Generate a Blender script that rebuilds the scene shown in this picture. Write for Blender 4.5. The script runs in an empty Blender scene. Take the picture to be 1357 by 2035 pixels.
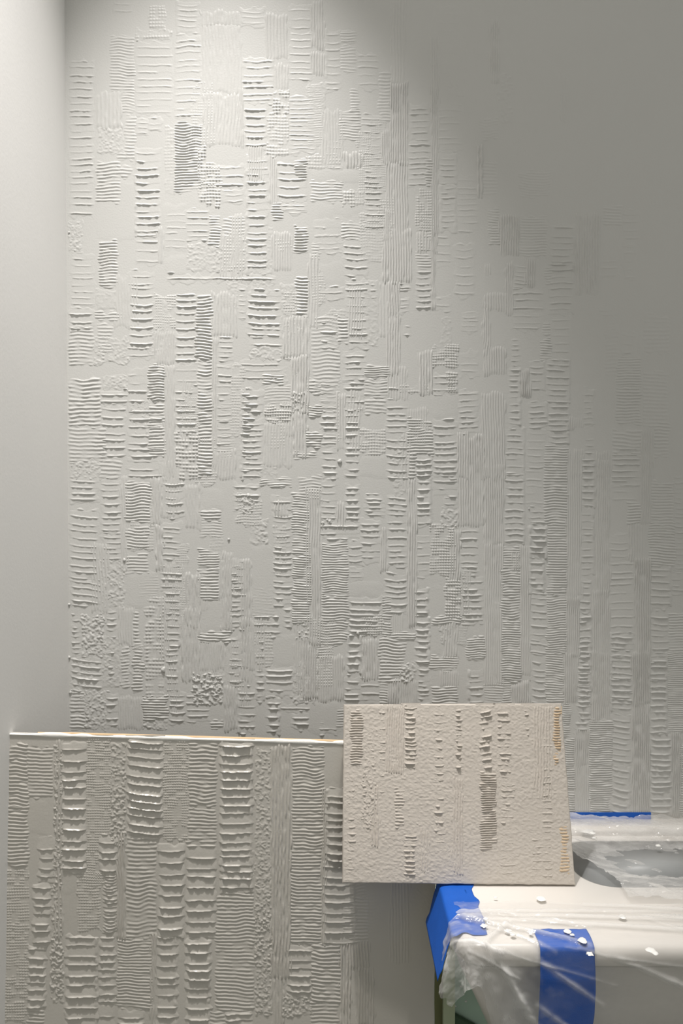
import bpy, math
import numpy as np
from mathutils import Vector, Matrix

# ------------------------------------------------------------------ camera, world, lights, exposure
S = bpy.context.scene
W, H = 1357, 2035
FPX = 1470.0                      # focal length in pixels
CAM = Vector((0.0, -1.70, 1.50))
PITCH = math.radians(1.0)         # looking slightly down
cd = bpy.data.cameras.new('camera')
cd.sensor_fit = 'VERTICAL'
cd.sensor_height = 36.0
cd.lens = FPX / H * 36.0
cd.clip_start = 0.01
cam = bpy.data.objects.new('camera', cd)
cam.location = CAM
cam.rotation_euler = (math.pi / 2 - PITCH, 0, 0)
S.collection.objects.link(cam)
S.camera = cam

wd = bpy.data.worlds.new('room_light')
S.world = wd
wd.use_nodes = True
bg = wd.node_tree.nodes['Background']
bg.inputs['Color'].default_value = (1.0, 0.985, 0.925, 1)
bg.inputs['Strength'].default_value = 0.52


def spot(name, loc, target, power, size, blend, col, radius):
    d = bpy.data.lights.new(name, 'SPOT')
    d.energy = power
    d.spot_size = math.radians(size)
    d.spot_blend = blend
    d.color = col
    d.shadow_soft_size = radius
    o = bpy.data.objects.new(name, d)
    o.location = loc
    o.rotation_euler = (Vector(target) - Vector(loc)).to_track_quat('-Z', 'Y').to_euler()
    S.collection.objects.link(o)
    return o


spot('ceiling_spotlight', (-0.30, -0.70, 3.70), (-0.28, -0.08, 0.80), 245, 52, 0.98, (1.0, 0.97, 0.95), 0.03)
spot('ceiling_downlight', (-0.44, -0.80, 3.40), (-0.47, -0.80, 0.0), 62, 68, 0.8, (1.0, 0.955, 0.91), 0.03)
spot('ceiling_downlight', (0.55, -0.85, 3.40), (0.48, -0.66, 0.0), 56, 44, 0.7, (1.0, 0.95, 0.89), 0.04)

S.view_settings.view_transform = 'Standard'
S.view_settings.look = 'None'
S.view_settings.exposure = 0.0
S.view_settings.gamma = 1.0
S.view_settings.use_curve_mapping = False

# ------------------------------------------------------------------ helpers
COL = S.collection
_c, _s = math.cos(PITCH), math.sin(PITCH)


def rays(px, py):
    """pixel of the photograph -> world direction (depth 1 along the view axis)"""
    a = (np.asarray(px, float) - W / 2) / FPX
    b = -(np.asarray(py, float) - H / 2) / FPX
    return np.stack([a, _c + b * _s, -_s + b * _c], -1)


def at_depth(px, py, y):
    """point on the vertical plane Y = y"""
    d = rays(px, py)
    t = (y - CAM.y) / d[..., 1]
    return np.array(CAM) + d * t[..., None]


def at_height(px, py, z):
    d = rays(px, py)
    t = (z - CAM.z) / d[..., 2]
    return np.array(CAM) + d * t[..., None]


class Surf:
    """a plane (point, unit normal) that relief is built on"""
    def __init__(self, p, n, unit):
        self.p, self.n, self.unit = np.array(p, float), np.array(n, float), unit

    def at(self, px, py, h=0.0):
        d = rays(px, py)
        c = np.array(CAM)
        t = ((self.p - c) @ self.n) / (d @ self.n)
        return c + d * t[..., None] + self.n * (np.asarray(h) * self.unit)[..., None]


_T = np.random.default_rng(7).random((256, 256))


def vn(x, y, seed=0):
    """smooth value noise, 0..1"""
    x = np.asarray(x, float) + seed * 17.31
    y = np.asarray(y, float) + seed * 9.77
    xi, yi = np.floor(x).astype(int), np.floor(y).astype(int)
    fx, fy = x - xi, y - yi
    fx, fy = fx * fx * (3 - 2 * fx), fy * fy * (3 - 2 * fy)
    a, b = _T[xi & 255, yi & 255], _T[(xi + 1) & 255, yi & 255]
    c, d = _T[xi & 255, (yi + 1) & 255], _T[(xi + 1) & 255, (yi + 1) & 255]
    return (a * (1 - fx) + b * fx) * (1 - fy) + (c * (1 - fx) + d * fx) * fy


def fbm(x, y, seed=0, n=3):
    r, a, t = 0, 1.0, 0
    for k in range(n):
        r = r + a * vn(x * 2 ** k, y * 2 ** k, seed + 3 * k)
        t += a
        a *= 0.55
    return r / t


def sstep(x):
    x = np.clip(x, 0, 1)
    return x * x * (3 - 2 * x)


def link(name, me, mat=None, parent=None, smooth=True):
    o = bpy.data.objects.new(name, me)
    COL.objects.link(o)
    if mat:
        me.materials.append(mat)
    if smooth and len(me.polygons):
        me.polygons.foreach_set('use_smooth', np.ones(len(me.polygons), bool))
    if parent:
        o.parent = parent
    return o


def grid_mesh(name, P, flip=False, wrap_u=False):
    """P: (nv, nu, 3) -> quad mesh"""
    nv, nu = P.shape[:2]
    i = np.arange(nv * nu).reshape(nv, nu)
    if wrap_u:
        i = np.concatenate([i, i[:, :1]], 1)
    q = np.stack([i[:-1, :-1], i[1:, :-1], i[1:, 1:], i[:-1, 1:]], -1).reshape(-1, 4)
    if flip:
        q = q[:, ::-1]
    me = bpy.data.meshes.new(name)
    me.vertices.add(nv * nu)
    me.vertices.foreach_set('co', P.reshape(-1).astype(np.float32))
    me.loops.add(q.size)
    me.loops.foreach_set('vertex_index', q.reshape(-1).astype(np.int32))
    me.polygons.add(len(q))
    me.polygons.foreach_set('loop_start', (np.arange(len(q)) * 4).astype(np.int32))
    me.update(calc_edges=True)
    return me


def box_mesh(name, lo, hi):
    x0, y0, z0 = lo
    x1, y1, z1 = hi
    v = [(x0, y0, z0), (x1, y0, z0), (x1, y1, z0), (x0, y1, z0), (x0, y0, z1), (x1, y0, z1), (x1, y1, z1), (x0, y1, z1)]
    f = [(0, 3, 2, 1), (4, 5, 6, 7), (0, 1, 5, 4), (1, 2, 6, 5), (2, 3, 7, 6), (3, 0, 4, 7)]
    me = bpy.data.meshes.new(name)
    me.from_pydata(v, [], f)
    return me


def tag(o, label=None, cat=None, group=None, kind=None):
    if label: o['label'] = label
    if cat: o['category'] = cat
    if group: o['group'] = group
    if kind: o['kind'] = kind
    return o


# ------------------------------------------------------------------ materials
def mat(name, col, rough=0.5, spec=0.5, bump=None, mottle=0.0, mottle_scale=6.0):
    m = bpy.data.materials.new(name)
    m.use_nodes = True
    nt = m.node_tree
    b = nt.nodes['Principled BSDF']
    b.inputs['Base Color'].default_value = (*col, 1)
    b.inputs['Roughness'].default_value = rough
    b.inputs['Specular IOR Level'].default_value = spec
    tc = nt.nodes.new('ShaderNodeTexCoord')
    if mottle:
        n = nt.nodes.new('ShaderNodeTexNoise')
        n.inputs['Scale'].default_value = mottle_scale
        n.inputs['Detail'].default_value = 4
        nt.links.new(tc.outputs['Object'], n.inputs['Vector'])
        r = nt.nodes.new('ShaderNodeMapRange')
        r.inputs['To Min'].default_value = 1 - mottle
        r.inputs['To Max'].default_value = 1 + mottle
        nt.links.new(n.outputs['Fac'], r.inputs['Value'])
        mx = nt.nodes.new('ShaderNodeVectorMath')
        mx.operation = 'SCALE'
        mx.inputs[0].default_value = col
        nt.links.new(r.outputs['Result'], mx.inputs['Scale'])
        nt.links.new(mx.outputs['Vector'], b.inputs['Base Color'])
    if bump:
        sc, st, dist = bump
        n = nt.nodes.new('ShaderNodeTexNoise')
        n.inputs['Scale'].default_value = sc
        n.inputs['Detail'].default_value = 3
        nt.links.new(tc.outputs['Object'], n.inputs['Vector'])
        bp = nt.nodes.new('ShaderNodeBump')
        bp.inputs['Strength'].default_value = st
        bp.inputs['Distance'].default_value = dist
        nt.links.new(n.outputs['Fac'], bp.inputs['Height'])
        nt.links.new(bp.outputs['Normal'], b.inputs['Normal'])
    return m


M_PLASTER = mat('grey_plaster', (0.59, 0.585, 0.56), 0.45, 0.35, (260, 0.25, 0.0012), 0.02)
M_SMOOTH = mat('smooth_wall_paint', (0.79, 0.78, 0.76), 0.55, 0.3, (160, 0.18, 0.001), 0.012)
M_BOARD = mat('satin_board_plaster', (0.55, 0.525, 0.475), 0.25, 0.6, (240, 0.22, 0.001), 0.03)
M_EDGE = mat('white_board_edge', (0.85, 0.83, 0.78), 0.5, 0.4, (120, 0.4, 0.002))
M_WOOD = mat('raw_wood_edge', (0.70, 0.50, 0.30), 0.7, 0.2, None, 0.1, 40)
M_SAND = mat('sandy_beige_plaster', (0.56, 0.515, 0.46), 0.85, 0.15, (900, 0.5, 0.0012), 0.05, 60)
M_TAN = mat('tan_stained_plaster', (0.60, 0.47, 0.33), 0.85, 0.15, (900, 0.5, 0.0012), 0.12, 90)
M_CER = mat('white_basin_glaze', (0.78, 0.745, 0.70), 0.25, 0.5)
M_BOWL = mat('dull_grey_bowl', (0.36, 0.37, 0.37), 0.4, 0.4, None, 0.15, 12)
M_TAPE = mat('blue_masking_tape', (0.010, 0.105, 0.50), 0.6, 0.3, (500, 0.3, 0.001), 0.12, 30)
M_DROP = mat('white_paint_drop', (0.9, 0.89, 0.86), 0.35, 0.5)
M_GREEN = mat('pale_green_board', (0.56, 0.74, 0.62), 0.6, 0.3, None, 0.12, 14)
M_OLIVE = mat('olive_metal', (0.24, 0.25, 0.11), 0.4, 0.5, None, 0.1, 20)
M_POST = mat('green_metal', (0.58, 0.66, 0.45), 0.3, 0.5, None, 0.06, 20)
M_DARKG = mat('dark_green', (0.08, 0.13, 0.08), 0.6, 0.3)
M_FLOOR = mat('grey_floor', (0.17, 0.18, 0.165), 0.6, 0.3, None, 0.1, 8)


def film_material(name, lo, hi, face):
    m = bpy.data.materials.new(name)
    m.use_nodes = True
    nt = m.node_tree
    nt.nodes.clear()
    out = nt.nodes.new('ShaderNodeOutputMaterial')
    tr = nt.nodes.new('ShaderNodeBsdfTransparent')
    tr.inputs['Color'].default_value = (0.97, 0.97, 0.97, 1)
    b = nt.nodes.new('ShaderNodeBsdfPrincipled')
    b.inputs['Base Color'].default_value = (0.86, 0.85, 0.83, 1)
    b.inputs['Roughness'].default_value = 0.12
    b.inputs['Specular IOR Level'].default_value = 0.9
    mix = nt.nodes.new('ShaderNodeMixShader')
    tc = nt.nodes.new('ShaderNodeTexCoord')
    mp = nt.nodes.new('ShaderNodeMapping')
    mp.inputs['Rotation'].default_value = (0, 0, 0.25)
    mp.inputs['Scale'].default_value = (5, 26, 9)
    nt.links.new(tc.outputs['Object'], mp.inputs['Vector'])
    n = nt.nodes.new('ShaderNodeTexNoise')
    n.inputs['Scale'].default_value = 1.4
    n.inputs['Detail'].default_value = 6
    n.inputs['Roughness'].default_value = 0.62
    nt.links.new(mp.outputs['Vector'], n.inputs['Vector'])
    r = nt.nodes.new('ShaderNodeMapRange')
    r.inputs['From Min'].default_value = 0.35
    r.inputs['From Max'].default_value = 0.75
    r.inputs['To Min'].default_value = lo
    r.inputs['To Max'].default_value = hi
    nt.links.new(n.outputs['Fac'], r.inputs['Value'])
    lw = nt.nodes.new('ShaderNodeLayerWeight')
    lw.inputs['Blend'].default_value = 0.28
    ad = nt.nodes.new('ShaderNodeMath')
    ad.operation = 'MULTIPLY_ADD'
    ad.use_clamp = True
    ad.inputs[1].default_value = face
    nt.links.new(lw.outputs['Facing'], ad.inputs[0])
    nt.links.new(r.outputs['Result'], ad.inputs[2])
    # bunched film is cloudier
    an = nt.nodes.new('ShaderNodeAttribute')
    an.attribute_name = 'bunch'
    a2 = nt.nodes.new('ShaderNodeMath')
    a2.operation = 'MULTIPLY_ADD'
    a2.use_clamp = True
    a2.inputs[1].default_value = 0.55
    nt.links.new(an.outputs['Fac'], a2.inputs[0])
    nt.links.new(ad.outputs['Value'], a2.inputs[2])
    nt.links.new(a2.outputs['Value'], mix.inputs['Fac'])
    nt.links.new(tr.outputs['BSDF'], mix.inputs[1])
    nt.links.new(b.outputs['BSDF'], mix.inputs[2])
    bp = nt.nodes.new('ShaderNodeBump')
    bp.inputs['Strength'].default_value = 0.5
    bp.inputs['Distance'].default_value = 0.004
    nt.links.new(n.outputs['Fac'], bp.inputs['Height'])
    nt.links.new(bp.outputs['Normal'], b.inputs['Normal'])
    nt.links.new(mix.outputs['Shader'], out.inputs['Surface'])
    return m


M_FILM = film_material('clear_plastic_film', 0.0, 0.15, 0.20)
M_FILM2 = film_material('cloudy_plastic_film', 0.12, 0.50, 0.35)

# ------------------------------------------------------------------ trowel strokes
NAMES = {'H': 'ridged_stroke', 'C': 'combed_stroke', 'V': 'combed_stroke', 'X': 'crosshatched_patch',
         'R': 'rough_patch', 'S': 'smooth_patch'}
_seed = [0]


def stroke(surf, parent, m, kind, x0, y0, x1, y1, p=12.0, a=1.0, side='', tilt=0.0, gain=1.0, grain=0.0, saw=0.16):
    """one stroke of a notched trowel, as a raised grid of its own; sizes in photo pixels on that surface"""
    _seed[0] += 1
    sd = _seed[0]
    rg = np.random.default_rng(sd)
    mg = 6.0
    w, hgt = x1 - x0, y1 - y0
    fine = 1.6 if grain else None
    if kind == 'H':
        du, dv = fine or 2.8, max(0.75, min(1.1, p / 10))
    elif kind == 'C':
        du, dv = fine or 3.2, max(0.7, p / 6.5)
    elif kind == 'V':
        du, dv = max(0.7, p / 6.5), fine or 4.0
    elif kind == 'X':
        du = dv = max(1.0, p / 5.0)
    elif kind == 'R':
        du = dv = 1.35
    else:
        du = dv = 6.0
    nu, nv = max(4, int((w + 2 * mg) / du) + 1), max(4, int((hgt + 2 * mg) / dv) + 1)
    U, V = np.meshgrid(np.linspace(x0 - mg, x1 + mg, nu), np.linspace(y0 - mg, y1 + mg, nv))
    xc = (x0 + x1) / 2
    f = (U - xc) / max(w, 1)
    wob = lambda s, k: (vn(V / k, U * 0 + s, sd) - 0.5)
    wobh = lambda s, k: (vn(U / k, V * 0 + s, sd) - 0.5)
    de = np.minimum(np.minimum(U - x0 + 7 * wob(1, 11) + 1.5, x1 - U + 7 * wob(2, 11) + 1.5),
                    np.minimum(V - y0 + 12 * wobh(3, 10) + 1, y1 - V + 12 * wobh(4, 10) + 1))
    mask = sstep(de / 5.0 + 0.5)
    env = 0.45 + 1.0 * vn(U / 45, V / 60, sd + 5)
    low = vn(U / 30, V / 50, sd + 9) * 0.3
    if kind == 'H':
        Vp = V + tilt * (U - xc) + 2.4 * (vn(U / 22, V / 60, sd + 2) - 0.5) + 1.3 * (vn(U / 6, V / 9, sd + 3) - 0.5)
        Vp = Vp + rg.uniform(-2, 3.5) * (f * f * 4) * 0.6
        steps = p * rg.uniform(0.72, 1.28, int(hgt / p * 1.5) + 8)
        pos = y0 - p * 1.2 + np.cumsum(steps)
        n = len(pos)
        ra = rg.uniform(0.45, 1.25, n)
        li, ri = x0 + rg.exponential(2.0, n), x1 - rg.exponential(2.5, n)
        short = rg.random(n) < 0.14
        ri = np.where(short, xc + rg.uniform(-0.1, 0.4, n) * w, ri)
        k = np.clip(np.searchsorted(pos, Vp), 1, n - 1)
        rw = max(0.9, min(1.25, 0.075 * p))
        h = np.zeros_like(U)
        for kk in (k - 1, k):
            d = Vp - pos[kk]
            prof = np.where(d < 0, np.exp(-(d / (rw * 1.35)) ** 2), np.exp(-(d / (rw * 0.85)) ** 2))
            end = sstep((U - li[kk]) / 3) * sstep((ri[kk] - U) / 3)
            brk = sstep(vn(U / 5, pos[kk] * 1.7, sd + 4) * 3 - 0.35)
            h = np.maximum(h, prof * ra[kk] * end * (0.35 + 0.65 * brk))
        sl = (Vp - pos[k - 1]) / np.maximum(pos[k] - pos[k - 1], 1e-3)
        h = h * (0.35 + 0.65 * env) * 1.3 + saw * np.clip(sl, 0, 1) * env
        if 'L' in side:
            h = np.maximum(h, np.exp(-((U - x0 - 3 - 2.5 * wob(6, 9)) / 1.5) ** 2) * (0.4 + 1.2 * vn(V / 8, U * 0, sd + 8)))
        if 'R' in side:
            h = np.maximum(h, np.exp(-((U - x1 + 3 - 2.5 * wob(7, 9)) / 1.5) ** 2) * (0.4 + 1.2 * vn(V / 8, U * 0, sd + 8)))
    elif kind == 'C':
        ph = V + tilt * (U - xc) + p * 0.5 * (vn(U / 24, V / 70, sd + 2) - 0.5) * 2 + p * 0.2 * (vn(U / 7, V / 7, sd + 3) - 0.5)
        c = 0.5 + 0.5 * np.cos(2 * np.pi * ph / p)
        h = c ** 1.4 * (0.25 + 0.75 * sstep(vn(U / 12, V / 9, sd + 4) * 2.6 - 0.2)) * (0.5 + 0.75 * env) * 0.8
    elif kind == 'V':
        ph = U + tilt * (V - y0) + p * 0.45 * (vn(U / 120, V / 70, sd + 2) - 0.5) * 2 + p * 0.3 * (vn(U / 8, V / 12, sd + 6) - 0.5)
        c = 0.5 + 0.5 * np.cos(2 * np.pi * ph / p)
        h = c ** 1.4 * (0.25 + 0.75 * sstep(vn(U / 7, V / 16, sd + 4) * 2.6 - 0.2)) * (0.5 + 0.75 * env) * 1.35
    elif kind == 'X':
        c1 = 0.5 + 0.5 * np.cos(2 * np.pi * (V + 3 * (vn(U / 18, V / 40, sd) - 0.5)) / p)
        c2 = 0.5 + 0.5 * np.cos(2 * np.pi * (U + 3 * (vn(U / 40, V / 18, sd + 1) - 0.5)) / (p * 0.9))
        h = (0.35 * c1 + 0.3 * c2 + 0.7 * c1 * c2) * sstep(vn(U / 9, V / 9, sd + 4) * 2.4 - 0.3) * (0.4 + 0.8 * env)
    elif kind == 'R':
        q = fbm(U / 4.2, V / 3.6, sd, 3)
        h = sstep((q - 0.42) * 4) * (0.3 + 0.9 * vn(U / 4, V / 4, sd + 1)) * env
    else:
        h = low * 0.3
    off = rg.uniform(0.04, 0.22)
    hh = a * gain * h + off + low * 0.3
    if grain:
        hh = hh + grain * (fbm(U / 3.2, V / 3.2, sd + 11, 2) - 0.5)
    hh = mask * hh - (1 - mask) * 0.25
    P = surf.at(U, V, hh)
    return link(NAMES[kind], grid_mesh(NAMES[kind], P), m, parent)


def strokes(surf, parent, m, ox, oy, sc, text, gain=1.0, grain=0.0, special=None, saw=0.16):
    for ln in text.strip().split('\n'):
        for item in ln.split(';'):
            t = item.split()
            if not t:
                continue
            k = t[0]
            x0, y0, x1, y1 = (float(v) for v in t[1:5])
            p = float(t[5]) if len(t) > 5 else 16
            a = float(t[6]) if len(t) > 6 else 0.5
            side = t[7] if len(t) > 7 and t[7] != '-' else ''
            tl = float(t[8]) if len(t) > 8 else 0.0
            mm = special if (special and 'T' in side) else m
            stroke(surf, parent, mm, k, ox + x0 * sc, oy + y0 * sc, ox + x1 * sc, oy + y1 * sc,
                   p * sc, a, side, tl, gain, grain, saw)


# ------------------------------------------------------------------ the setting
XL = float(at_depth(133.0, 720.0, 0.0)[0])         # the corner
wall = link('wall_back', box_mesh('wall_back', (XL - 0.1, 0.0, 0.0), (4.5, 0.1, 4.2)), M_PLASTER, None, False)
tag(wall, 'grey wall covered in columns of trowelled and combed plaster texture', 'wall', None, 'structure')
wl = link('wall_left', box_mesh('wall_left', (XL - 0.1, -5.0, 0.0), (XL, 0.0, 4.2)), M_SMOOTH, None, False)
tag(wl, 'smooth pale painted wall at the left corner', 'wall', None, 'structure')
fl = link('floor', box_mesh('floor', (XL - 0.1, -5.0, -0.05), (4.5, 0.1, 0.0)), M_FLOOR, None, False)
tag(fl, 'plain grey floor below the boards', 'floor', None, 'structure')

SW = Surf((0, 0, 0), (0, -1, 0), 1.7 / FPX)
K = 500 / 1357
WG = 1.55

strokes(SW, wall, M_PLASTER, 0, 0, K, '''
H 375 330 505 1170 38 .6; C 600 200 720 490 16 .6; C 660 490 725 600 16 .6; V 520 500 650 690 22 .4; C 680 630 725 850 18 .6
X 735 160 920 215 18 .6; X 810 40 890 160 18 .5; H 735 220 930 620 40 .6; H 610 0 715 80 33 .3; H 950 10 1070 180 30 .4 L
H 945 190 1085 640 38 .5 - .05; H 735 640 800 730 30 .6; H 800 640 870 700 30 .5 R; H 725 800 865 1270 36 .9 L
R 530 690 660 830 0 .4; C 525 870 645 1090 18 .8 - .03; C 600 900 705 955 18 .6; C 640 830 710 870 18 .6; S 520 970 735 1290
C 945 670 1085 1030 15 1.0; X 1070 790 1110 1090 18 .9; V 1085 60 1290 130 20 .3; V 1090 130 1300 500 18 .2; V 1100 510 1300 780 18 .45
X 1110 890 1190 1110 18 .7; H 1110 890 1315 1010 40 .9; H 1200 1020 1310 1100 25 .4; S 880 1100 1000 1350; H 890 1130 1005 1340 40 .35
H 1005 1130 1130 1300 30 .7; C 1130 1160 1185 1330 15 .9; C 1205 1180 1320 1280 18 .5; X 1205 1280 1320 1460 18 .5
R 375 1190 440 1357 0 .5; X 890 690 945 1050 18 .3; V 1280 560 1310 780 12 .4
''', WG)
strokes(SW, wall, M_PLASTER, 0, 450, K, '''
R 375 0 440 130 0 .5; H 385 150 510 430 34 .7; C 540 75 630 330 16 .95 - -.03; H 735 0 860 210 45 .6; V 850 0 880 200 14 .4
S 890 160 1000 260; R 1010 90 1200 240 0 .6; H 900 260 1480 300 36 .8; H 690 240 830 320 35 .5; H 700 320 830 650 40 1.1
R 520 340 630 440 0 .3; C 515 465 680 500 16 .6; C 530 530 600 680 18 .5; H 375 440 505 560 35 1; C 375 540 500 745 20 .8
R 510 600 690 740 0 .5; X 830 370 950 560 14 .5; V 835 570 940 740 14 .5; H 945 370 1065 570 38 .9; H 945 570 1065 730 40 1
C 1060 370 1140 720 17 1.2; V 1145 360 1270 590 17 .5; H 1175 600 1255 720 32 .8; H 680 650 830 720 30 .6; H 690 760 800 1010 42 .8
C 805 755 885 935 15 1.3; C 375 820 540 1080 22 .9; C 375 1080 570 1260 22 .7; H 540 880 690 960 40 .9; H 545 960 680 1250 42 1
R 560 810 690 880 0 .6; H 690 1000 885 1240 38 1.2; C 805 960 885 1240 18 .8; H 945 740 1070 860 45 .4; H 945 860 1070 1110 38 1.1
C 1070 730 1140 1340 18 1.2; H 1165 740 1255 1060 36 .7; H 1165 1060 1250 1210 38 1; V 1145 600 1170 1300 14 .5; X 950 1110 1070 1357 20 .9
V 1150 1210 1270 1357 16 .5; H 1295 870 1357 1357 36 1 L; V 885 760 940 1357 16 .4; R 375 1260 540 1357 0 .6; C 540 1260 650 1357 22 .7; H 690 1240 885 1357 36 .8
''', WG)
strokes(SW, wall, M_PLASTER, 0, 950, K, '''
H 380 0 530 130 35 .9 - -.06; H 375 170 530 540 37 .7 - -.08; H 380 545 555 690 30 1 - -.15; H 545 10 655 300 36 .8 - -.04; H 550 300 660 440 30 1
R 545 440 670 700 0 .5; C 680 30 810 235 16 .9; C 680 260 805 380 17 .8; C 680 410 795 515 17 .7; V 655 0 690 500 14 .4; H 880 10 995 210 36 1.1
H 870 240 980 440 30 .6 - -.03; V 820 0 870 260 16 .6; V 845 260 880 500 16 .8; V 1000 30 1085 280 18 .5; C 1080 170 1190 230 15 1; C 1080 230 1190 310 15 .4
C 1075 390 1175 490 14 .7; C 1075 490 1175 650 16 .9; H 865 480 985 600 35 .9; H 885 610 975 900 34 1.2 R; H 890 900 965 1150 36 .9 LR
V 1000 520 1080 800 18 .7; V 985 700 1075 1100 18 .8; S 690 510 840 700; H 575 700 635 900 38 .9; H 580 900 620 1080 40 .9; V 640 700 720 900 14 .3
X 785 650 880 1180 20 .7; C 720 720 750 930 18 .9; C 720 900 770 1150 17 1; C 660 920 690 1120 18 .7; H 385 740 440 960 32 1; R 440 740 560 960 0 1
H 385 970 550 1140 34 1.3 - -.12; C 385 1140 460 1260 18 .8; C 385 1290 460 1357 18 .7; R 460 1150 570 1357 0 .7; H 570 1160 640 1340 34 1.1
C 770 1180 900 1300 15 1; R 770 1300 900 1357 0 .7; V 640 1180 770 1357 14 .4; H 910 1150 1000 1330 34 1.2; C 1070 830 1240 880 15 1.2 - -.05
V 1080 880 1210 1040 14 .5; R 1040 1060 1200 1220 0 1.6; H 1130 1050 1210 1170 25 1; C 1140 1310 1200 1357 16 .8; V 1200 400 1250 830 15 .6
H 1245 450 1330 820 32 .9; H 1240 850 1300 1120 36 .6; V 1295 760 1340 1100 15 .7; V 1210 1120 1270 1357 16 .7; S 1090 650 1210 830; S 1100 60 1200 170
H 1000 1150 1130 1320 30 .5; V 880 0 900 10 14 .4
''', WG)
strokes(SW, wall, M_PLASTER, 450, 0, K, '''
H 75 40 205 150 30 .4 L; V 210 80 325 320 18 .4; H 335 30 460 150 40 .3; H 340 180 465 430 35 .5; V 465 0 520 260 14 .5; V 465 290 525 400 14 .6
H 85 310 255 560 37 .7; H 95 560 220 800 38 1; H 105 840 225 1480 35 1 L .04; V 260 350 330 480 16 .3; X 255 490 335 620 18 .8; X 220 620 330 840 18 .6
H 335 510 480 830 22 .5; H 530 165 620 490 40 .5 L; C 620 165 700 240 15 .6; C 615 250 695 390 17 .5; H 705 290 820 480 38 .4; C 670 480 710 600 16 .6
C 610 600 715 755 15 .7; H 725 620 840 830 33 .6; H 740 830 855 1250 33 .7; H 535 770 620 910 40 .4; V 885 450 975 880 13 .9; V 890 0 960 450 16 .25
V 860 880 975 1357 14 .7; V 840 700 880 880 10 .7; C 825 390 880 660 18 .5; H 990 560 1090 760 33 .8; H 980 760 1100 1020 32 .7; C 1075 860 1110 1020 16 1
X 1020 1020 1115 1250 15 .5; C 1035 1160 1110 1357 18 .6; V 1105 450 1135 1357 10 .6; H 1135 570 1280 820 36 .35; H 1145 820 1245 1000 33 .5 R; H 1150 1000 1240 1250 33 .5 LR
C 370 860 430 950 14 1.4; X 435 840 620 900 18 .5; H 270 880 430 1090 40 .8; V 640 830 730 910 17 .9; C 460 980 620 1090 16 .6; X 630 1030 740 1110 18 .8
S 480 1090 740 1170; S 470 920 740 980; H 470 1180 615 1300 42 .6; C 620 1200 760 1290 17 .6; C 250 1090 295 1200 15 .8; C 260 1290 355 1357 18 .5
V 230 840 270 1090 12 .5; H 1240 950 1357 1250 38 .35; H 280 1095 430 1150 20 .5; V 850 1120 885 1300 10 .6; V 75 470 90 800 10 .5; H 1140 30 1260 400 60 .15
''', WG)
strokes(SW, wall, M_PLASTER, 450, 450, K, '''
V 245 40 350 230 14 .45; C 370 0 430 130 15 1.1; H 480 20 625 150 35 .5; H 630 70 765 270 36 .7; C 460 80 500 180 16 .4
H 640 290 770 480 38 .8; H 770 295 815 390 36 .6; H 490 330 630 400 36 .7; S 490 190 630 320; V 850 20 990 300 14 .8; C 1030 150 1105 240 15 .6
H 1020 220 1110 450 36 .8; V 1105 0 1120 450 8 .8; H 1125 20 1210 220 40 .4; H 1230 100 1335 380 40 .35; H 925 310 990 350 20 .9; H 930 380 985 470 22 .4
H 1120 370 1210 460 36 .4; H 65 320 110 500 30 .7; H 115 345 295 590 36 1.1 - -.04; C 375 280 435 480 18 1.3; X 310 350 380 480 16 .6; V 310 490 440 700 17 .7
C 470 480 600 900 20 .6; H 500 530 600 660 45 1; C 600 490 650 640 18 .9; H 660 480 770 660 36 .9; H 130 570 300 660 36 .8; R 130 660 350 720 0 .8
H 75 720 300 830 35 .5; C 200 800 305 850 15 .9; C 210 860 350 960 16 .3; H 95 880 200 1010 36 1.1; X 205 960 350 1050 15 .9; V 205 1060 355 1300 16 .35
V 350 700 440 1000 15 1; R 350 900 430 1000 0 1.3; V 365 1000 430 1240 16 .8; H 80 1040 195 1357 33 1 L; H 630 680 750 830 35 .9; C 745 750 880 810 12 .9
H 635 840 745 1000 34 .9; C 745 830 870 920 16 .6; V 870 300 930 800 14 .7; H 955 540 995 600 38 1; X 1110 640 1245 760 15 .6; H 1110 800 1245 900 36 .9; X 1190 790 1245 900 16 .7
V 1040 680 1110 900 15 .8; X 930 860 1090 900 16 .4; H 865 850 930 900 36 1; S 1110 910 1245 1030; H 505 820 600 1000 40 .9; C 435 820 505 900 18 .7
C 430 970 510 1020 13 1.1; C 430 1110 510 1190 14 1.1; H 505 1000 600 1190 40 1.1; H 515 1190 600 1357 38 1; V 595 900 640 1200 14 .6; H 640 1000 720 1357 36 1.1
X 720 1100 860 1230 16 .7; C 750 930 860 1010 20 .6; H 860 930 980 1357 37 .8 - -.03; C 985 1040 1110 1100 15 1; C 975 1100 1110 1230 16 1; C 980 1230 1015 1357 18 1.2; H 1015 1230 1110 1357 33 1.1
C 370 1215 475 1255 14 .9; H 1115 1045 1245 1357 36 1.1; H 1250 890 1357 1030 35 .6 - .1; H 1250 1035 1357 1115 35 1 - .1; V 1250 1120 1310 1357 14 .7; H 1260 670 1357 810 40 .3; H 1265 470 1357 570 25 .25; S 720 1240 860 1357
''', WG)
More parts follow.
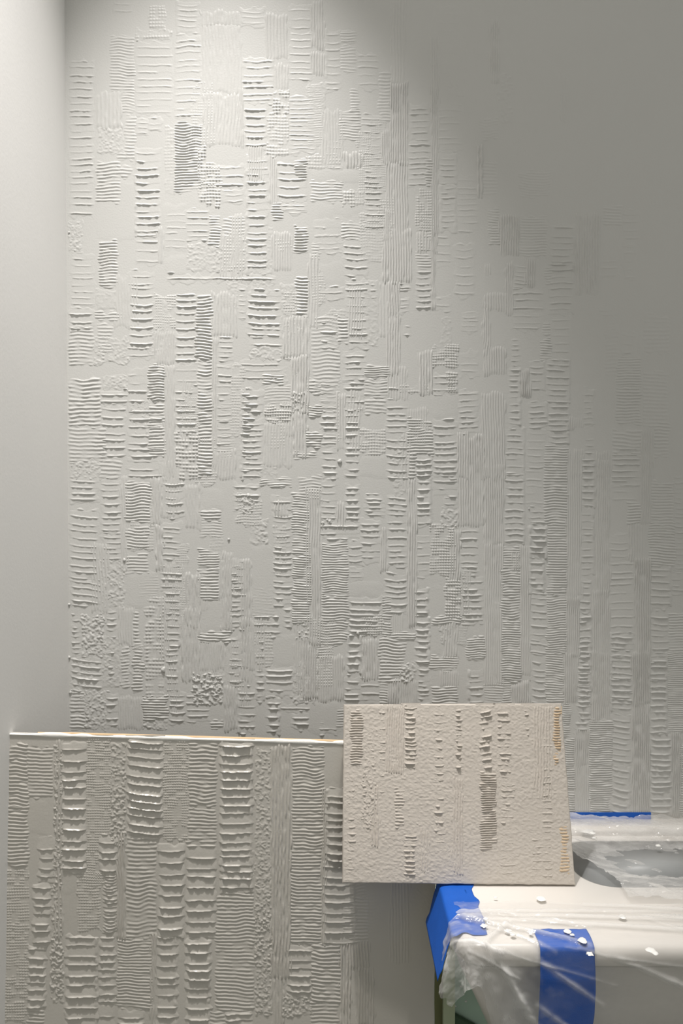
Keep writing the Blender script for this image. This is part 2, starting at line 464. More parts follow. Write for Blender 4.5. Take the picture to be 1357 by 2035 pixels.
strokes(SW, wall, M_PLASTER, 450, 950, K, '''
H 40 30 180 170 36 1.2; R 90 90 150 200 0 1.4; C 180 0 350 45 13 .8; R 130 220 220 360 0 .7; H 245 95 360 170 34 1; V 260 130 330 200 16 .8; H 250 190 360 690 33 .9
H 305 700 355 800 30 1 R; C 360 80 440 420 14 .8; C 360 420 450 780 13 1 - -.05; V 430 60 510 900 14 .8; H 505 10 595 230 34 .9; R 510 220 560 250 0 2; H 500 235 715 330 36 1.4
C 520 350 655 640 13 .9; C 515 640 660 770 15 .9; C 490 770 650 890 14 1; C 490 900 575 965 14 .7; V 410 870 490 1180 13 .8; R 380 770 450 880 0 .8; V 495 960 630 1200 13 .6
H 640 40 720 240 36 1.2; H 750 90 845 210 26 1; H 655 340 740 470 36 .9; H 660 480 735 560 30 .3; H 720 220 830 460 36 .8; V 600 130 640 280 14 .6; V 835 280 860 500 12 .6
H 865 90 975 480 36 .8 - -.04; V 980 0 1025 800 13 .8; H 1025 10 1105 260 36 1.1 R; H 1020 320 1105 540 36 .4; H 1115 0 1245 100 34 .9; H 1170 110 1245 160 30 .8; R 1160 170 1245 260 0 .6
X 1100 260 1230 520 15 .7; V 1215 280 1260 550 13 .8; H 1260 270 1357 530 34 .9; H 1260 530 1385 790 34 1.25; H 850 520 975 740 34 .9 - -.04; H 1015 590 1090 740 36 1.2 R; H 1015 740 1100 1000 36 1.2 R
S 1105 570 1175 760; X 1180 540 1260 760 16 .9; C 1105 755 1260 785 14 1.2; V 1170 785 1250 970 14 .5; S 1105 790 1170 950; S 665 560 840 640; H 660 645 840 850 34 1.1
X 730 740 840 850 14 .7; C 840 640 885 850 14 .8; C 870 835 1010 870 13 1; C 825 860 960 1090 17 1; R 940 1000 1020 1090 0 1.2; H 650 850 730 1050 36 1.5 LR
V 735 880 820 1080 14 .7; H 635 1070 720 1210 36 1; H 720 1080 825 1215 36 .6; V 870 1090 930 1218 13 1; C 825 1100 870 1218 14 .7; V 930 1090 1030 1218 12 .6; H 1030 1000 1100 1218 30 .9
C 1100 965 1240 1030 13 .8; V 1150 1040 1250 1130 12 .5; C 1110 1130 1240 1218 15 .9; C 1305 860 1385 980 13 1; S 1250 800 1357 860; H 1300 1040 1385 1218 36 1.2 L
H 20 450 80 800 32 .8; V 80 450 130 800 14 .6; H 140 750 290 860 34 1.2; H 155 850 210 1200 34 1 LR; S 215 850 375 1010; H 210 1020 360 1180 36 .9; V 380 1000 410 1180 12 .5
H 60 1130 160 1380 34 1.3 L; H 10 950 100 1130 36 .6; V 80 850 130 1030 15 .7; H 215 1180 290 1380 36 1.2 R; H 285 1215 450 1260 36 .9; H 350 1260 445 1350 36 1.1
S 445 1210 635 1380; C 590 1250 635 1340 14 .5; H 500 1325 600 1380 30 .8; S 130 360 250 740
''', WG)
strokes(SW, wall, M_PLASTER, 857, 450, K, '''
C 320 0 370 90 15 .6; V 370 0 470 160 13 .8; C 480 -60 620 160 15 .6; H 645 -10 775 200 40 .8 R; V 785 -60 905 360 14 .5; V 510 180 555 320 12 .6; H 440 220 550 330 22 .4 L
V 400 200 440 470 12 .5; V 285 200 325 260 12 .4; H 625 210 770 245 30 1 R; H 635 250 770 470 38 .6 R; C 620 210 650 320 15 .5; H 435 340 605 460 36 .5; V 285 370 430 450 14 .5
V 285 660 400 800 13 .5; V 280 450 310 660 12 .5; H 430 460 600 560 35 .4; H 430 610 480 760 30 .9; C 600 520 640 585 14 .6; C 590 610 640 715 14 .8; H 645 480 755 720 36 .35 R
H 530 725 615 880 36 .7 R; H 620 725 750 950 36 .9 R -.05; H 420 760 485 1080 32 1 R; V 485 780 530 925 11 .9; H 525 950 630 1090 36 .8 R; H 630 955 745 1100 30 1 R; H 630 1100 745 1180 30 1.2 R
V 745 1030 820 1090 12 .4; H 820 870 880 1080 34 .6 R; H 830 1080 880 1210 30 .4; C 1005 710 1125 860 15 .5; C 1000 870 1125 1060 17 .7; C 980 1100 1125 1230 20 .6; H 970 1200 1125 1400 28 .8
C 1145 780 1270 1080 20 .4; C 1200 1050 1280 1250 18 .5; H 1035 100 1105 280 40 .3; H 905 150 1005 270 40 .3; H 900 430 1000 480 30 .25; H 1030 570 1105 690 40 .3; C 940 540 1005 800 20 .2
C 1150 480 1280 680 22 .2; H 400 1095 505 1330 34 .9 R; H 515 1090 615 1300 40 .4; C 615 1180 735 1320 14 1 - .03; V 270 900 395 1357 14 .6; V 740 1200 820 1357 13 .4; V 885 1210 970 1357 13 .4; V 1130 1100 1200 1357 13 .4
''', WG)
strokes(SW, wall, M_PLASTER, 857, 900, K, '''
V 145 -90 285 390 13 .7; V 285 60 390 490 12 .6; H 395 90 505 500 33 .9 R; H 505 60 610 290 45 .3; C 610 80 730 390 15 1 - -.04; V 730 0 810 780 12 .4; H 810 0 885 290 33 1.1 R; H 805 290 880 660 33 .9 R
H 800 680 865 870 34 .7 R; H 790 870 865 1357 33 1.2 R; V 890 30 960 760 12 .5; V 870 740 960 1357 11 .6; H 970 120 1110 260 36 .4; C 1065 260 1130 380 16 .6; V 1070 380 1140 580 14 .5
V 1130 50 1185 380 12 .5; H 960 440 1065 580 36 .3; H 960 580 1100 980 40 .5 R; C 1190 160 1300 440 16 .6; C 1180 380 1310 610 15 .7; H 1310 120 1370 640 26 .5; V 1100 580 1180 1357 12 .8
H 1180 620 1295 840 34 1 R; H 1180 850 1285 1100 33 1; H 1175 1100 1275 1357 33 1.3 R; C 1280 860 1370 1100 15 .7; H 1290 650 1370 760 30 .6; H 530 290 620 390 30 .8; H 525 390 625 570 34 1.6 LR
H 525 570 610 750 36 1 LR; C 630 390 725 760 14 1; C 625 760 725 1080 13 1 - .03; V 480 500 530 1200 12 .6; C 385 510 475 640 14 .8; V 440 530 475 640 12 .6; C 380 640 475 900 14 .9
C 385 900 475 1230 13 1.1; V 290 490 385 1250 12 .5; H 535 760 630 1000 36 .6 - -.12; H 530 1000 630 1100 38 .8 - -.12; V 430 1240 530 1357 12 .8; C 385 1230 430 1357 13 .9; C 290 1240 380 1357 14 .4
C 195 1000 285 1110 13 1; H 960 980 1090 1357 33 .9 L -.06; V 725 780 800 1100 11 .7
''', WG)
strokes(SW, wall, M_PLASTER, 857, 0, K, '''
V 320 100 365 450 12 .4; R 90 230 180 520 0 .2; C 270 640 360 760 16 .3; C 270 880 350 1050 18 .25; V 250 790 275 1060 20 1; R 360 400 430 660 0 .4; C 480 920 650 1060 15 .3
V 365 1170 470 1300 13 .6; C 930 1110 1020 1220 17 .35; C 310 1130 360 1260 15 .6; V 0 200 40 900 14 .3; H 1030 1140 1130 1357 40 .25; V 700 400 720 660 20 .25
''', WG)
strokes(SW, wall, M_PLASTER, 1057, 1300, 300 / 1357, '''
H 0 -30 130 435 60 .9 - -.12; C 125 -60 285 440 21 1; V 290 -20 400 450 17 .7; C 285 455 340 760 20 1; C 305 760 370 1100 20 1; C 330 1100 380 1480 20 1; H 410 -20 530 570 52 1.3 R; H 390 600 510 690 60 1
V 530 -20 700 600 18 .7; H 700 -20 900 510 50 .9 L -.05; H 700 560 890 1000 62 .8 - -.12; H 710 1000 880 1450 62 .8 R -.2; V 905 -20 1050 1470 17 .9 - .02; H 1060 0 1220 720 60 1.3 R; H 1060 720 1260 1450 58 1.2 R
C 1220 -20 1390 710 19 .9; V 1260 710 1330 1450 17 .8; C 1330 800 1390 1450 20 .9; C 515 600 720 1000 20 1; C 525 1000 710 1300 20 1; C 520 1300 680 1480 20 .9; V 385 690 515 1000 18 .7; V 370 1000 515 1480 17 .4
''', WG)


# faint older passes between the columns
_rg = np.random.default_rng(21)
fill = []
for k in range(95):
    x = _rg.uniform(150, 980)
    y = _rg.uniform(150, 1330)
    if (x - 640) * 1.75 > y - 60:
        continue
    kd = 'VXVRC'[int(_rg.integers(5))]
    w_, h_ = _rg.uniform(18, 48), _rg.uniform(40, 150)
    fill.append('%s %.0f %.0f %.0f %.0f %.1f %.2f' % (kd, x, y, x + w_, y + h_, _rg.uniform(4.5, 6.5), _rg.uniform(0.2, 0.45)))
strokes(SW, wall, M_PLASTER, 0, 0, 1.0, '; '.join(fill), WG)


# ------------------------------------------------------------------ sample boards
def plate_mesh(name, c4, n, thick, nseg=28, wob=0.0015, seed=0):
    """a slab whose front face has the four corners c4 (TL, TR, BR, BL); uneven arris"""
    c4 = [np.array(c, float) for c in c4]
    pts = []
    for a, b in zip(c4, c4[1:] + c4[:1]):
        for k in range(nseg):
            pts.append(a + (b - a) * k / nseg)
    pts = np.array(pts)
    rg = np.random.default_rng(seed)
    cen = pts.mean(0)
    d = pts - cen
    d /= np.linalg.norm(d, axis=1)[:, None]
    front = pts - d * rg.uniform(0, wob, len(pts))[:, None]
    rim = front + d * 0.0015 - n * 0.002
    back = pts + d * 0.0015 - n * thick
    N = len(pts)
    V = [front.mean(0)] + list(front) + list(rim) + list(back) + [back.mean(0)]
    F = []
    for i in range(N):
        j = (i + 1) % N
        F.append((0, 1 + j, 1 + i))
        F.append((1 + i, 1 + j, 1 + N + j, 1 + N + i))
        F.append((1 + N + i, 1 + N + j, 1 + 2 * N + j, 1 + 2 * N + i))
        F.append((1 + 3 * N, 1 + 2 * N + i, 1 + 2 * N + j))
    me = bpy.data.meshes.new(name)
    me.from_pydata([tuple(v) for v in V], [], F)
    return me


def plane3(a, b, c):
    n = np.cross(b - a, c - a)
    n /= np.linalg.norm(n)
    if n[1] > 0:
        n = -n
    return n


# large board: standing on the floor, its left edge against the left wall
TL, TR, BL = at_depth(18., 1459., -0.305), at_depth(865., 1482., -0.165), at_depth(4., 2035., -0.335)
nB = plane3(TL, TR, BL)
SB = Surf(TL, nB, 1.42 / FPX)
BR = SB.at(np.array(863.), np.array(2035.))
zf = 0.0
extL = BL + (BL - TL) * (BL[2] - zf) / (TL[2] - BL[2])
extR = BR + (BR - TR) * (BR[2] - zf) / (TR[2] - BR[2])
board = bpy.data.objects.new('sample_board', None)
board.location = Vector((extL + extR) / 2)
COL.objects.link(board)
tag(board, 'large grey combed plaster sample board with white top edge, leaning in the left corner', 'board')


def under(o, parent):
    o.parent = parent
    o.matrix_parent_inverse = Matrix.Translation(-parent.location)
    return o


under(link('panel', plate_mesh('panel', [TL, TR, extR, extL], nB, 0.012, 30, 0.001, 3), M_BOARD, None, False), board)


def edge_strip(name, A, B, n, out, t0, t1, width, m, seed, lump):
    """an uneven bead of dried plaster or bare wood along the edge A-B"""
    N, R = 90, 8
    P = np.zeros((N, R, 3))
    d = (B - A) / np.linalg.norm(B - A)
    for i in range(N):
        s = i / (N - 1)
        w = width * (1 + lump * (vn(s * 40, 0, seed) - 0.5)) * min(1, 8 * s + 0.4, 8 * (1 - s) + 0.4)
        c = A + (B - A) * s + n * (t0 + t1) / 2
        for k in range(R):
            an = 2 * math.pi * k / R
            P[i, k] = c + n * math.cos(an) * (t1 - t0) / 2 + out * math.sin(an) * w
    return link(name, grid_mesh(name, P, wrap_u=True), m)


upB = (TL - BL) / np.linalg.norm(TL - BL)
leftB = (TL - TR) / np.linalg.norm(TL - TR)
o = under(edge_strip('plaster_lip', TL, TR, nB, upB, -0.007, 0.0022, 0.0034, M_EDGE, 5, 1.3), board)
o['label'] = 'white plaster lip along the top edge'
o = under(edge_strip('wood_edge', TL + leftB * -0.05 + upB * 0.002, TR + upB * 0.002, nB, upB, -0.0115, -0.0065, 0.0025, M_WOOD, 6, 0.3), board)
o['label'] = 'strip of bare wood on the top edge'
under(edge_strip('side_lip', TL, extL, nB, leftB, -0.006, 0.0022, 0.0015, M_BOARD, 8, 1.0), board)

board_ctx = bpy.data.objects.new('tmp', None)


def strokes_on(root, surf, m, *a, **k):
    before = set(bpy.data.objects)
    strokes(surf, None, m, *a, **k)
    for o in set(bpy.data.objects) - before:
        under(o, root)


strokes_on(board, SB, M_BOARD, 0, 1400, 700 / 1357, '''
C 38 150 105 400 14 1.2; C 28 390 105 620 14 1.2; C 105 170 200 360 14 .7; S 105 370 180 500; H 240 145 330 650 36 1.3; V 215 140 240 900 14 .8; R 212 160 244 700 0 1.0; X 335 130 425 700 10 .5; R 430 150 480 560 0 .9
H 495 130 625 500 33 1.6 - -.1; X 630 140 725 520 10 .5; C 725 150 830 390 15 .9; C 725 400 830 530 14 .8; H 850 145 970 720 32 1.5 LR; V 1045 160 1120 1050 13 1 - .02; R 985 170 1040 700 0 .8; R 985 700 1045 1200 0 1.2
C 1130 165 1245 560 13 1; C 1120 560 1235 920 13 1; S 1245 155 1320 300; H 1255 320 1370 600 32 1.3 L; H 1245 600 1370 930 34 1 LR; X 12 640 110 1225 11 .5; H 130 690 190 930 33 1.5; H 110 930 175 1170 33 1.5
H 150 510 210 690 40 .8; R 200 700 240 1150 0 1.1; S 240 640 300 730; X 300 640 385 870 11 .5; H 385 505 450 650 36 1.2; H 400 650 450 880 14 1; V 450 500 480 900 10 1; C 490 510 600 900 16 .8
H 615 545 705 900 38 1.5; H 720 545 830 900 40 1.3; C 835 730 975 1180 14 .9 - -.02; H 255 890 375 1245 35 1.5 R; H 385 900 445 1150 32 1.4; C 455 900 580 1170 12 .8 - -.05; H 460 1175 555 1245 30 1.3; H 605 900 680 1245 36 1.1 R
H 720 900 810 1245 36 1.4 R; H 870 1180 970 1245 30 1.2; C 790 1180 865 1245 15 .7; V 580 880 605 1245 12 .9; S 690 800 745 1000; H 1110 930 1200 1130 33 1; C 1200 920 1310 1150 15 1 - -.05
R 1090 1120 1200 1200 0 1; V 1240 330 1255 920 8 1; C 110 1160 165 1245 14 .8; H 380 1160 440 1245 40 .8; C 850 560 975 725 36 .4; V 1045 1050 1090 1245 12 .7; C 1195 1150 1300 1245 15 .7
''', gain=1.6, saw=0.75)
strokes_on(board, SB, M_BOARD, 660, 1730, 300 / 1357, '''
C 100 60 300 250 30 .5; C 100 240 320 640 30 1; C 320 200 410 600 30 .25; V 70 650 160 1400 26 .95; V 150 650 330 880 26 .9; V 230 870 370 1400 26 .9; V 520 100 690 830 28 .35; R 700 180 880 420 0 .2; S 160 880 230 1200
''', gain=1.5, saw=0.5)

# small sandy board standing on the basin deck in front of the large board
ZD = 0.745                                             # height of the basin deck
sBL, sBR = at_height(681., 1756.5, ZD + 0.0035), at_height(1143., 1760., ZD + 0.0035)
yb = (sBL[1] + sBR[1]) / 2
sBL, sBR = at_depth(681., 1754., yb), at_depth(1143., 1758.5, yb)
yt = yb + 0.088
sTL, sTR = at_depth(684., 1401., yt), at_depth(1115., 1399., yt)
nS = plane3(sTL, sTR, sBL)
SS = Surf((sTL + sTR + sBL + sBR) / 4, nS, 1.46 / FPX)
sTL, sTR, sBR, sBL = (SS.at(np.array(x), np.array(y)) for x, y in ((684., 1401.), (1115., 1399.), (1143., 1758.5), (681., 1754.)))
small = bpy.data.objects.new('sample_board', None)
small.location = Vector((sBL + sBR) / 2)
COL.objects.link(small)
tag(small, 'small sandy beige combed plaster sample board standing on the wrapped basin', 'board')
under(link('panel', plate_mesh('panel', [sTL, sTR, sBR, sBL], nS, 0.010, 40, 0.0015, 9), M_SAND, None, False), small)
# the sanded face, one grid bounded by the board's outline
gu, gv = 330, 260
s_, t_ = np.meshgrid(np.linspace(0.002, 0.998, gu), np.linspace(0.003, 0.997, gv))
gx = (684 + (681 - 684) * t_) * (1 - s_) + (1115 + (1143 - 1115) * t_) * s_
gy = (1401 + (1399 - 1401) * s_) * (1 - t_) + (1754 + (1758.5 - 1754) * s_) * t_
eg = np.minimum(np.minimum(s_ * 440, (1 - s_) * 440), np.minimum(t_ * 350, (1 - t_) * 350))
gh = 0.25 + 2.1 * (fbm(gx / 4.2, gy / 3.2, 2, 3) - 0.45) + 0.7 * (vn(gx / 60, gy / 45, 4) - 0.5)
gh = np.maximum(gh, 0.0) * sstep(eg / 4) + 0.1
under(link('sanded_face', grid_mesh('sanded_face', SS.at(gx, gy, gh)), M_SAND), small)
strokes_on(small, SS, M_SAND, 650, 1370, 530 / 1357, '''
C 120 110 180 385 13 1.2; V 300 90 390 420 12 .5; H 390 85 460 390 22 1.3; H 540 95 600 720 40 .9; H 650 100 690 420 24 1.4; H 770 85 840 410 34 1.5 - .2; H 860 85 940 420 36 1.2; H 880 420 960 680 36 .9
H 1000 85 1030 240 25 1.1; V 1050 90 1140 560 15 .5; C 785 430 855 810 12 1.4; C 1158 100 1180 380 14 1 T; C 1192 700 1222 940 16 .8 T; V 230 500 260 800 14 .5; C 350 500 385 700 17 .9; H 385 735 460 945 24 1.2
V 640 450 690 940 14 .45; H 100 430 150 940 40 .6; H 1030 730 1150 945 36 .8; H 1090 250 1150 700 35 .6; H 260 100 300 560 40 .6; V 480 720 520 940 14 .45; H 870 690 960 940 40 .4; H 550 720 620 900 36 .4; R 180 200 250 700 0 .8
''', gain=2.4, grain=1.2, special=M_TAN)

# ------------------------------------------------------------------ wrapped basin
BX0, BX1, BY0, BY1, BRAD = 0.197, 1.05, -0.462, 0.0, 0.045


def rrect(x0, x1, y0, y1, r, z, n=14):
    """ring of a rounded rectangle, counter-clockwise from the right of the front edge"""
    pts = []
    for cx, cy, a0 in ((x1 - r, y1 - r, 0), (x0 + r, y1 - r, 90), (x0 + r, y0 + r, 180), (x1 - r, y0 + r, 270)):
        for k in range(n):
            a = math.radians(a0 + 90 * k / (n - 1))
            pts.append((cx + r * math.cos(a), cy + r * math.sin(a), z))
    return pts


def loft(name, rings):
    n = len(rings[0])
    V = [p for r in rings for p in r]
    F = []
    for i in range(len(rings) - 1):
        for k in range(n):
            l = (k + 1) % n
            F.append((i * n + k, i * n + l, (i + 1) * n + l, (i + 1) * n + k))
    F.append(tuple(range(n))[::-1])
    F.append(tuple((len(rings) - 1) * n + k for k in range(n)))
    me = bpy.data.meshes.new(name)
    me.from_pydata(V, [], F)
    return me


basin = bpy.data.objects.new('basin', None)
basin.location = (0.6, -0.23, ZD - 0.45)
COL.objects.link(basin)
tag(basin, 'white wall basin with thick rim under clear plastic film', 'basin')
R = []
for ins, z in ((0.32, -0.46), (0.21, -0.34), (0.12, -0.24), (0.085, -0.155), (0.055, -0.085), (0.042, -0.055), (0.038, -0.044)):
    R.append(rrect(BX0 + max(0.012, ins - 0.04), BX1 - ins * 0.5, BY0 + ins * 0.9, BY1, BRAD, ZD + z))
for ins, z in ((0.006, -0.041), (0.0, -0.034), (0.0, -0.016), (0.003, -0.008), (0.010, -0.002), (0.022, 0.0)):
    R.append(rrect(BX0 + ins, BX1 - ins, BY0 + ins, BY1, BRAD, ZD + z))
OX0, OX1, OY0, OY1 = 0.47, 0.93, -0.275, -0.070
R.append(rrect(OX0, OX1, OY0, OY1, 0.07, ZD))
R.append(rrect(OX0 + 0.004, OX1 - 0.004, OY0 + 0.004, OY1 - 0.004, 0.07, ZD - 0.002))
R.append(rrect(OX0 + 0.006, OX1 - 0.006, OY0 + 0.006, OY1 - 0.006, 0.07, ZD - 0.03))
o = link('basin_body', loft('basin_body', R), M_CER)
under(o, basin)
R = [rrect(OX0 + i, OX1 - i, OY0 + i, OY1 - i * 0.8, q, ZD + z) for i, z, q in ((0.0045, -0.003, 0.07), (0.014, -0.012, 0.07), (0.022, -0.03, 0.065), (0.035, -0.07, 0.06), (0.065, -0.12, 0.03))]
o = under(link('bowl', loft('bowl', R), M_BOWL), basin)
o['label'] = 'dull grey bowl under the film'
# low raised ledge along the wall
R = [rrect(BX0 + i, BX1 - i, -0.055 + i, 0.0, 0.012, ZD + z) for i, z in ((0.0, -0.01), (0.0, 0.008), (0.003, 0.013), (0.010, 0.015))]
under(link('back_ledge', loft('back_ledge', R), M_CER), basin)


# ------------------------------------------------------------------ film and tape follow the basin's outline
def drape(x, y, off, hang=0.12, flare=0.0):
    """plan position -> draped position: on the deck inside the outline, hanging down outside of it"""
    x, y = np.asarray(x, float), np.asarray(y, float)
    r = BRAD
    qx = np.clip(x, BX0 + r, None)
    qy = np.clip(y, BY0 + r, None)
    vx, vy = x - qx, y - qy
    L = np.sqrt(vx ** 2 + vy ** 2) + 1e-9
    d = L - r
    nx, ny = vx / L, vy / L
    out = np.clip(d, 0, None)
    # inside: flat; the last 12 mm round over
    e = np.clip((d + 0.012) / 0.024, 0, 1)
    z = ZD - 0.006 * e ** 2 - np.clip(out - 0.004, 0, None)
    rad = np.where(d > 0, r + 0.003 * (1 - np.exp(-out / 0.004)) + flare * out - hang * np.clip(out - 0.055, 0, None), L)
    X, Y = qx + nx * (rad + off * sstep((d + 0.02) / 0.03)), qy + ny * (rad + off * sstep((d + 0.02) / 0.03))
    Z = z + off * (1 - sstep((d + 0.02) / 0.03) * 0.8)
    return X, Y, Z, d, np.arctan2(ny, nx)


def tape(name, x0, x1, y0, y1, off, nu, nv, label, torn=0.0, seed=1, skew=0.0, hang=0.14, flare=0.0):
    U, V = np.meshgrid(np.linspace(0, 1, nu), np.linspace(0, 1, nv))
    x = x0 + (x1 - x0) * U + torn * (vn(V * 9, U * 0, seed) - 0.5) * (U > 0.9) + skew * V
    y = y0 + (y1 - y0) * V + torn * (vn(U * 9, V * 0, seed + 2) - 0.5) * ((V < 0.05) | (V > 0.95))
    X, Y, Z, d, a = drape(x, y, off, hang, flare)
    P = np.stack([X, Y, Z + 0.0006 * (vn(U * 14, V * 14, seed) - 0.5)], -1)
    o = link(name, grid_mesh(name, P, flip=True), M_TAPE)
    sm = o.modifiers.new('thickness', 'SOLIDIFY')
    sm.thickness = 0.0006
    return tag(o, label, 'tape', 'strips of blue tape on the basin')


tape('masking_tape', 0.113, 0.255, -0.43, -0.245, 0.0016, 44, 30, 'bare blue tape wrapped over the left end of the basin rim', 0.012, 3, 0.0, 0.0, 0.30)
tape('masking_tape', 0.335, 0.428, -0.418, -0.745, 0.0016, 24, 70, 'blue tape running down the front of the basin under the film', 0.004, 5)
wt = link('masking_tape', box_mesh('masking_tape', (0.50, -0.0032, ZD + 0.012), (0.715, -0.0022, ZD + 0.031)), M_TAPE, None, False)
tag(wt, 'long blue tape strip along the wall above the back ledge', 'tape', 'strips of blue tape on the basin')

# front film sheet
film = bpy.data.objects.new('plastic_sheet', None)
film.location = (0.6, -0.42, ZD)
COL.objects.link(film)
tag(film, 'clear crinkled plastic sheet over the front rim of the basin with paint drops', 'plastic sheet', 'clear plastic sheets')
nu, nv = 300, 190
U, V = np.meshgrid(np.linspace(0, 1, nu), np.linspace(0, 1, nv))
xs = 0.120 + (1.06 - 0.120) * U ** 1.25
x = xs
back = -0.352 + 0.028 * sstep((x - 0.2) / 0.2) + 0.02 * np.sin(x * 9)
front = BY0 - 0.045 - 0.28 * sstep((x - 0.215) / 0.11) - 0.015 * vn(x * 30, x * 0, 3)
y = back + (front - back) * V
lim = 0.214 - 0.082 * sstep((-0.375 - y) / 0.055) + 0.012 * (vn(V * 22, U * 0, 4) - 0.5)
x = np.maximum(x, lim + 0.02 * (x - 0.12))
fold = 0.0
_rf = np.random.default_rng(12)
_rand = [(0.2 + 0.8 * q1, -0.34 - 0.13 * q2, 0.2 + 0.8 * q1 + 0.05 + 0.25 * q3, -0.36 - 0.13 * q2 - 0.05 * q4, .0025, .0035) for q1, q2, q3, q4 in _rf.random((16, 4))]
for ax, ay, bx, by, wdt, amp in tuple(_rand) + ((0.19, -0.37, 0.75, -0.40, .005, .006), (0.19, -0.365, 0.62, -0.365, .004, .005), (0.20, -0.38, 0.42, -0.46, .005, .006),
                                 (0.2, -0.38, 0.9, -0.46, .006, .006), (0.45, -0.34, 1.0, -0.40, .005, .005), (0.24, -0.46, 0.30, -0.40, .004, .007),
                                 (0.19, -0.44, 0.27, -0.47, .004, .008), (0.25, -0.41, 0.36, -0.47, .004, .005), (0.26, -0.47, 0.33, -0.60, .006, .006),
                                 (0.45, -0.47, 0.7, -0.58, .006, .005), (0.33, -0.48, 0.44, -0.56, .005, .005), (0.33, -0.56, 0.46, -0.66, .005, .005)):
    ex, ey = bx - ax, by - ay
    ll = ex * ex + ey * ey
    t = np.clip(((x - ax) * ex + (y - ay) * ey) / ll, 0, 1)
    dd = np.hypot(x - ax - t * ex, y - ay - t * ey)
    fold = fold + amp * np.exp(-(dd / wdt) ** 2) * (0.5 + 0.5 * np.sin(np.pi * np.clip(t, 0.05, 0.95)))
cr = fbm(x * 30 + y * 12, y * 34 - x * 10, 5, 4)
near = sstep((0.40 - x) / 0.2)
fold = fold + 0.006 * (0.35 + near) * np.abs(cr - 0.5) * 2
X, Y, Z, d, ang = drape(x, y, 0.003 + fold, hang=0.08)
bul = np.clip(d, 0, 0.08) * near * 0.28 * (1 + 0.7 * np.sin(ang * 9))
X, Y = X + np.cos(ang) * bul, Y + np.sin(ang) * bul
me = grid_mesh('film', np.stack([X, Y, Z], -1), flip=True)
at_ = me.attributes.new('bunch', 'FLOAT', 'POINT')
at_.data.foreach_set('value', np.clip(fold / 0.008 - 0.12 + near * sstep(d / 0.012) * (0.22 + 0.5 * vn(x * 60, y * 25, 31) * vn(x * 18, y * 40, 33)), 0, 1).astype(np.float32).ravel())
o = under(link('film', me, M_FILM), film)

# rear film sheet, sagging over the bowl
film2 = bpy.data.objects.new('plastic_sheet', None)
film2.location = (0.75, -0.15, ZD)
COL.objects.link(film2)
tag(film2, 'clear plastic sheet sagging over the bowl beside the textured wall', 'plastic sheet', 'clear plastic sheets')
nu, nv = 170, 130
U, V = np.meshgrid(np.linspace(0, 1, nu), np.linspace(0, 1, nv))
y = -0.006 + (-0.335 + 0.006) * V
left = 0.515 - 0.02 * V - 0.035 * np.sin(V * 5) + 0.02 * vn(V * 7, U * 0, 8)
x = left + (1.06 - left) * U
bx = np.clip(np.minimum(x - OX0, OX1 - x) / 0.12, 0, 1)
by = np.clip(np.minimum(y - OY0, OY1 - y) / 0.07, 0, 1)
z = ZD + 0.005 + 0.013 * sstep((y + 0.075) / 0.02) - 0.016 * sstep(bx) * sstep(by)
cr = fbm(x * 22 + y * 20, y * 30, 9, 4)
z = z + 0.03 * np.abs(cr - 0.5) + 0.004 * np.exp(-((y + 0.29 + 0.12 * (x - 0.5)) / 0.006) ** 2) + 0.010 * (1 - U) ** 6
under(link('film', grid_mesh('film', np.stack([x, y, z], -1), flip=True), M_FILM2), film2)


# paint drops on the film and the deck
def blob(name, c, rx, ry, h, seed):
    n, m = 14, 5
    P = np.zeros((m, n, 3))
    for i in range(m):
        ph = math.pi / 2 * i / (m - 1)
        for k in range(n):
            a = 2 * math.pi * k / n
            w = 1 + 0.8 * (vn(abs(k - 7) * 0.7, 0, seed) - 0.5)
            P[i, k] = (c[0] + rx * w * math.cos(ph) * math.cos(a), c[1] + ry * w * math.cos(ph) * math.sin(a), c[2] + h * math.sin(ph))
    return link(name, grid_mesh(name, P, flip=True, wrap_u=True), M_DROP)


for i, (px, py, r) in enumerate(((1167, 1653, 14), (1180, 1666, 4), (1308, 1681, 5))):
    c = at_height(float(px), float(py), ZD + 0.012)
    under(blob('paint_drop', c, r / 1470 * 1.6, r / 1470 * 1.2, 0.003, i), film2)
for i, (px, py, r) in enumerate(((1075, 1786, 11), (1008, 1850, 8), (1020, 1858, 5), (1055, 1855, 5), (1127, 1851, 9), (1138, 1858, 5), (1158, 1869, 9), (1172, 1896, 7), (1293, 1888, 9), (1302, 1894, 7), (985, 1784, 4), (965, 1826, 6), (962, 1840, 8), (1236, 1822, 9))):
    c = at_height(float(px), float(py), ZD + 0.006)
    under(blob('paint_drop', c, r / 1470 * 1.25, r / 1470 * 1.1, 0.002, i + 20), film)

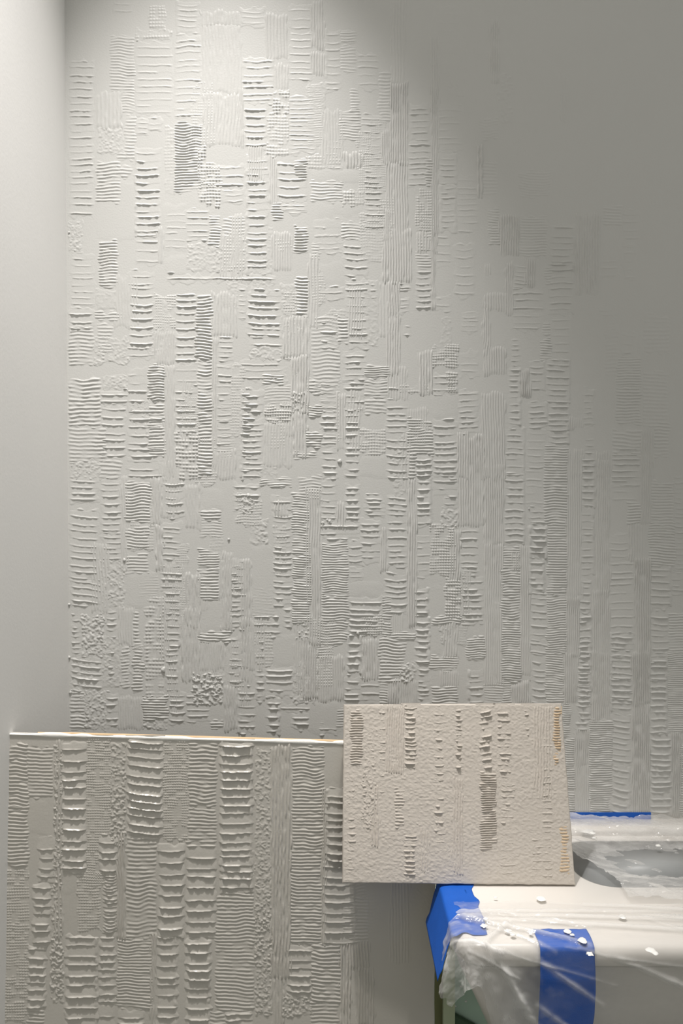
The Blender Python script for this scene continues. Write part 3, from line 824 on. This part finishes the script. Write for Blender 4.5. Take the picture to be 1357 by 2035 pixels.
# lumps of plaster standing out of the wall
for i, (px, py, q) in enumerate(((675, 917, 6), (247, 1113, 5), (325, 1331, 7), (137, 1306, 5), (137, 1201, 4), (140, 1376, 4), (1051, 1011, 3), (586, 796, 4), (455, 1072, 4), (711, 1258, 6), (848, 1190, 4), (137, 462, 3), (493, 985, 5))):
    o = blob('plaster_lump', (0, 0, 0), q / 1470 * 1.1, q / 1470 * 1.3, q / 1470 * 0.9, i + 80)
    o.data.materials[0] = M_PLASTER
    o.rotation_euler = (math.pi / 2, 0, 0)
    o.location = Vector(at_depth(float(px), float(py), -0.0005))
    o.parent = wall

# ------------------------------------------------------------------ under the basin, against the wall
p0 = at_depth(900., 1900., -0.03)
gp = link('wall_panel', box_mesh('wall_panel', (0.15, -0.012, 0.0), (0.80, -0.0005, 0.60)), M_GREEN, None, False)
tag(gp, 'pale green board with white specks behind the basin corner', 'panel')
for i, (px, py, r) in enumerate(((893, 1977, 3), (905, 2000, 2), (925, 1990, 2), (915, 1960, 2))):
    c = at_depth(float(px), float(py), -0.0125)
    o = blob('paint_speck', (0, 0, 0), r / 1470 * 1.7, r / 1470 * 1.7, 0.001, i + 60)
    o.rotation_euler = (math.pi / 2, 0, 0)
    o.location = Vector(c)
    gp_ = o
    gp_.parent = gp
post = bpy.data.objects.new('metal_post', None)
post.location = Vector((float(at_depth(884., 1950., -0.06)[0]), -0.06, 0.0))
COL.objects.link(post)
tag(post, 'narrow green metal post beside the right edge of the large board', 'post')
a0, a1, a2 = (float(at_depth(float(q), 1950., -0.06)[0]) for q in (858, 879, 903))
under(link('back_flange', box_mesh('back_flange', (a0, -0.055, 0.0), (a1, -0.03, 0.53)), M_OLIVE, None, False), post)
under(link('front_flange', box_mesh('front_flange', (a1, -0.075, 0.0), (a2 - 0.012, -0.03, 0.53)), M_POST, None, False), post)
under(link('rib', box_mesh('rib', (a2 - 0.012, -0.068, 0.0), (a2, -0.03, 0.53)), M_POST, None, False), post)
# dark green flat piece with sloping top, low in front of the pale board
q = [at_depth(float(x_), float(y_), -0.03) for x_, y_ in ((876, 2003), (980, 2062), (980, 2300), (876, 2300))]
dk = link('dark_green_piece', plate_mesh('dark_green_piece', [q[0], q[1], q[2], q[3]], np.array((0, -1.0, 0)), 0.01, 6, 0.001, 4), M_DARKG, None, False)
tag(dk, 'dark green flat piece with sloping top under the basin', 'board')

bpy.data.objects.remove(board_ctx)
print('triangles', sum(len(m.polygons) * 2 for m in bpy.data.meshes), 'strokes', _seed[0])
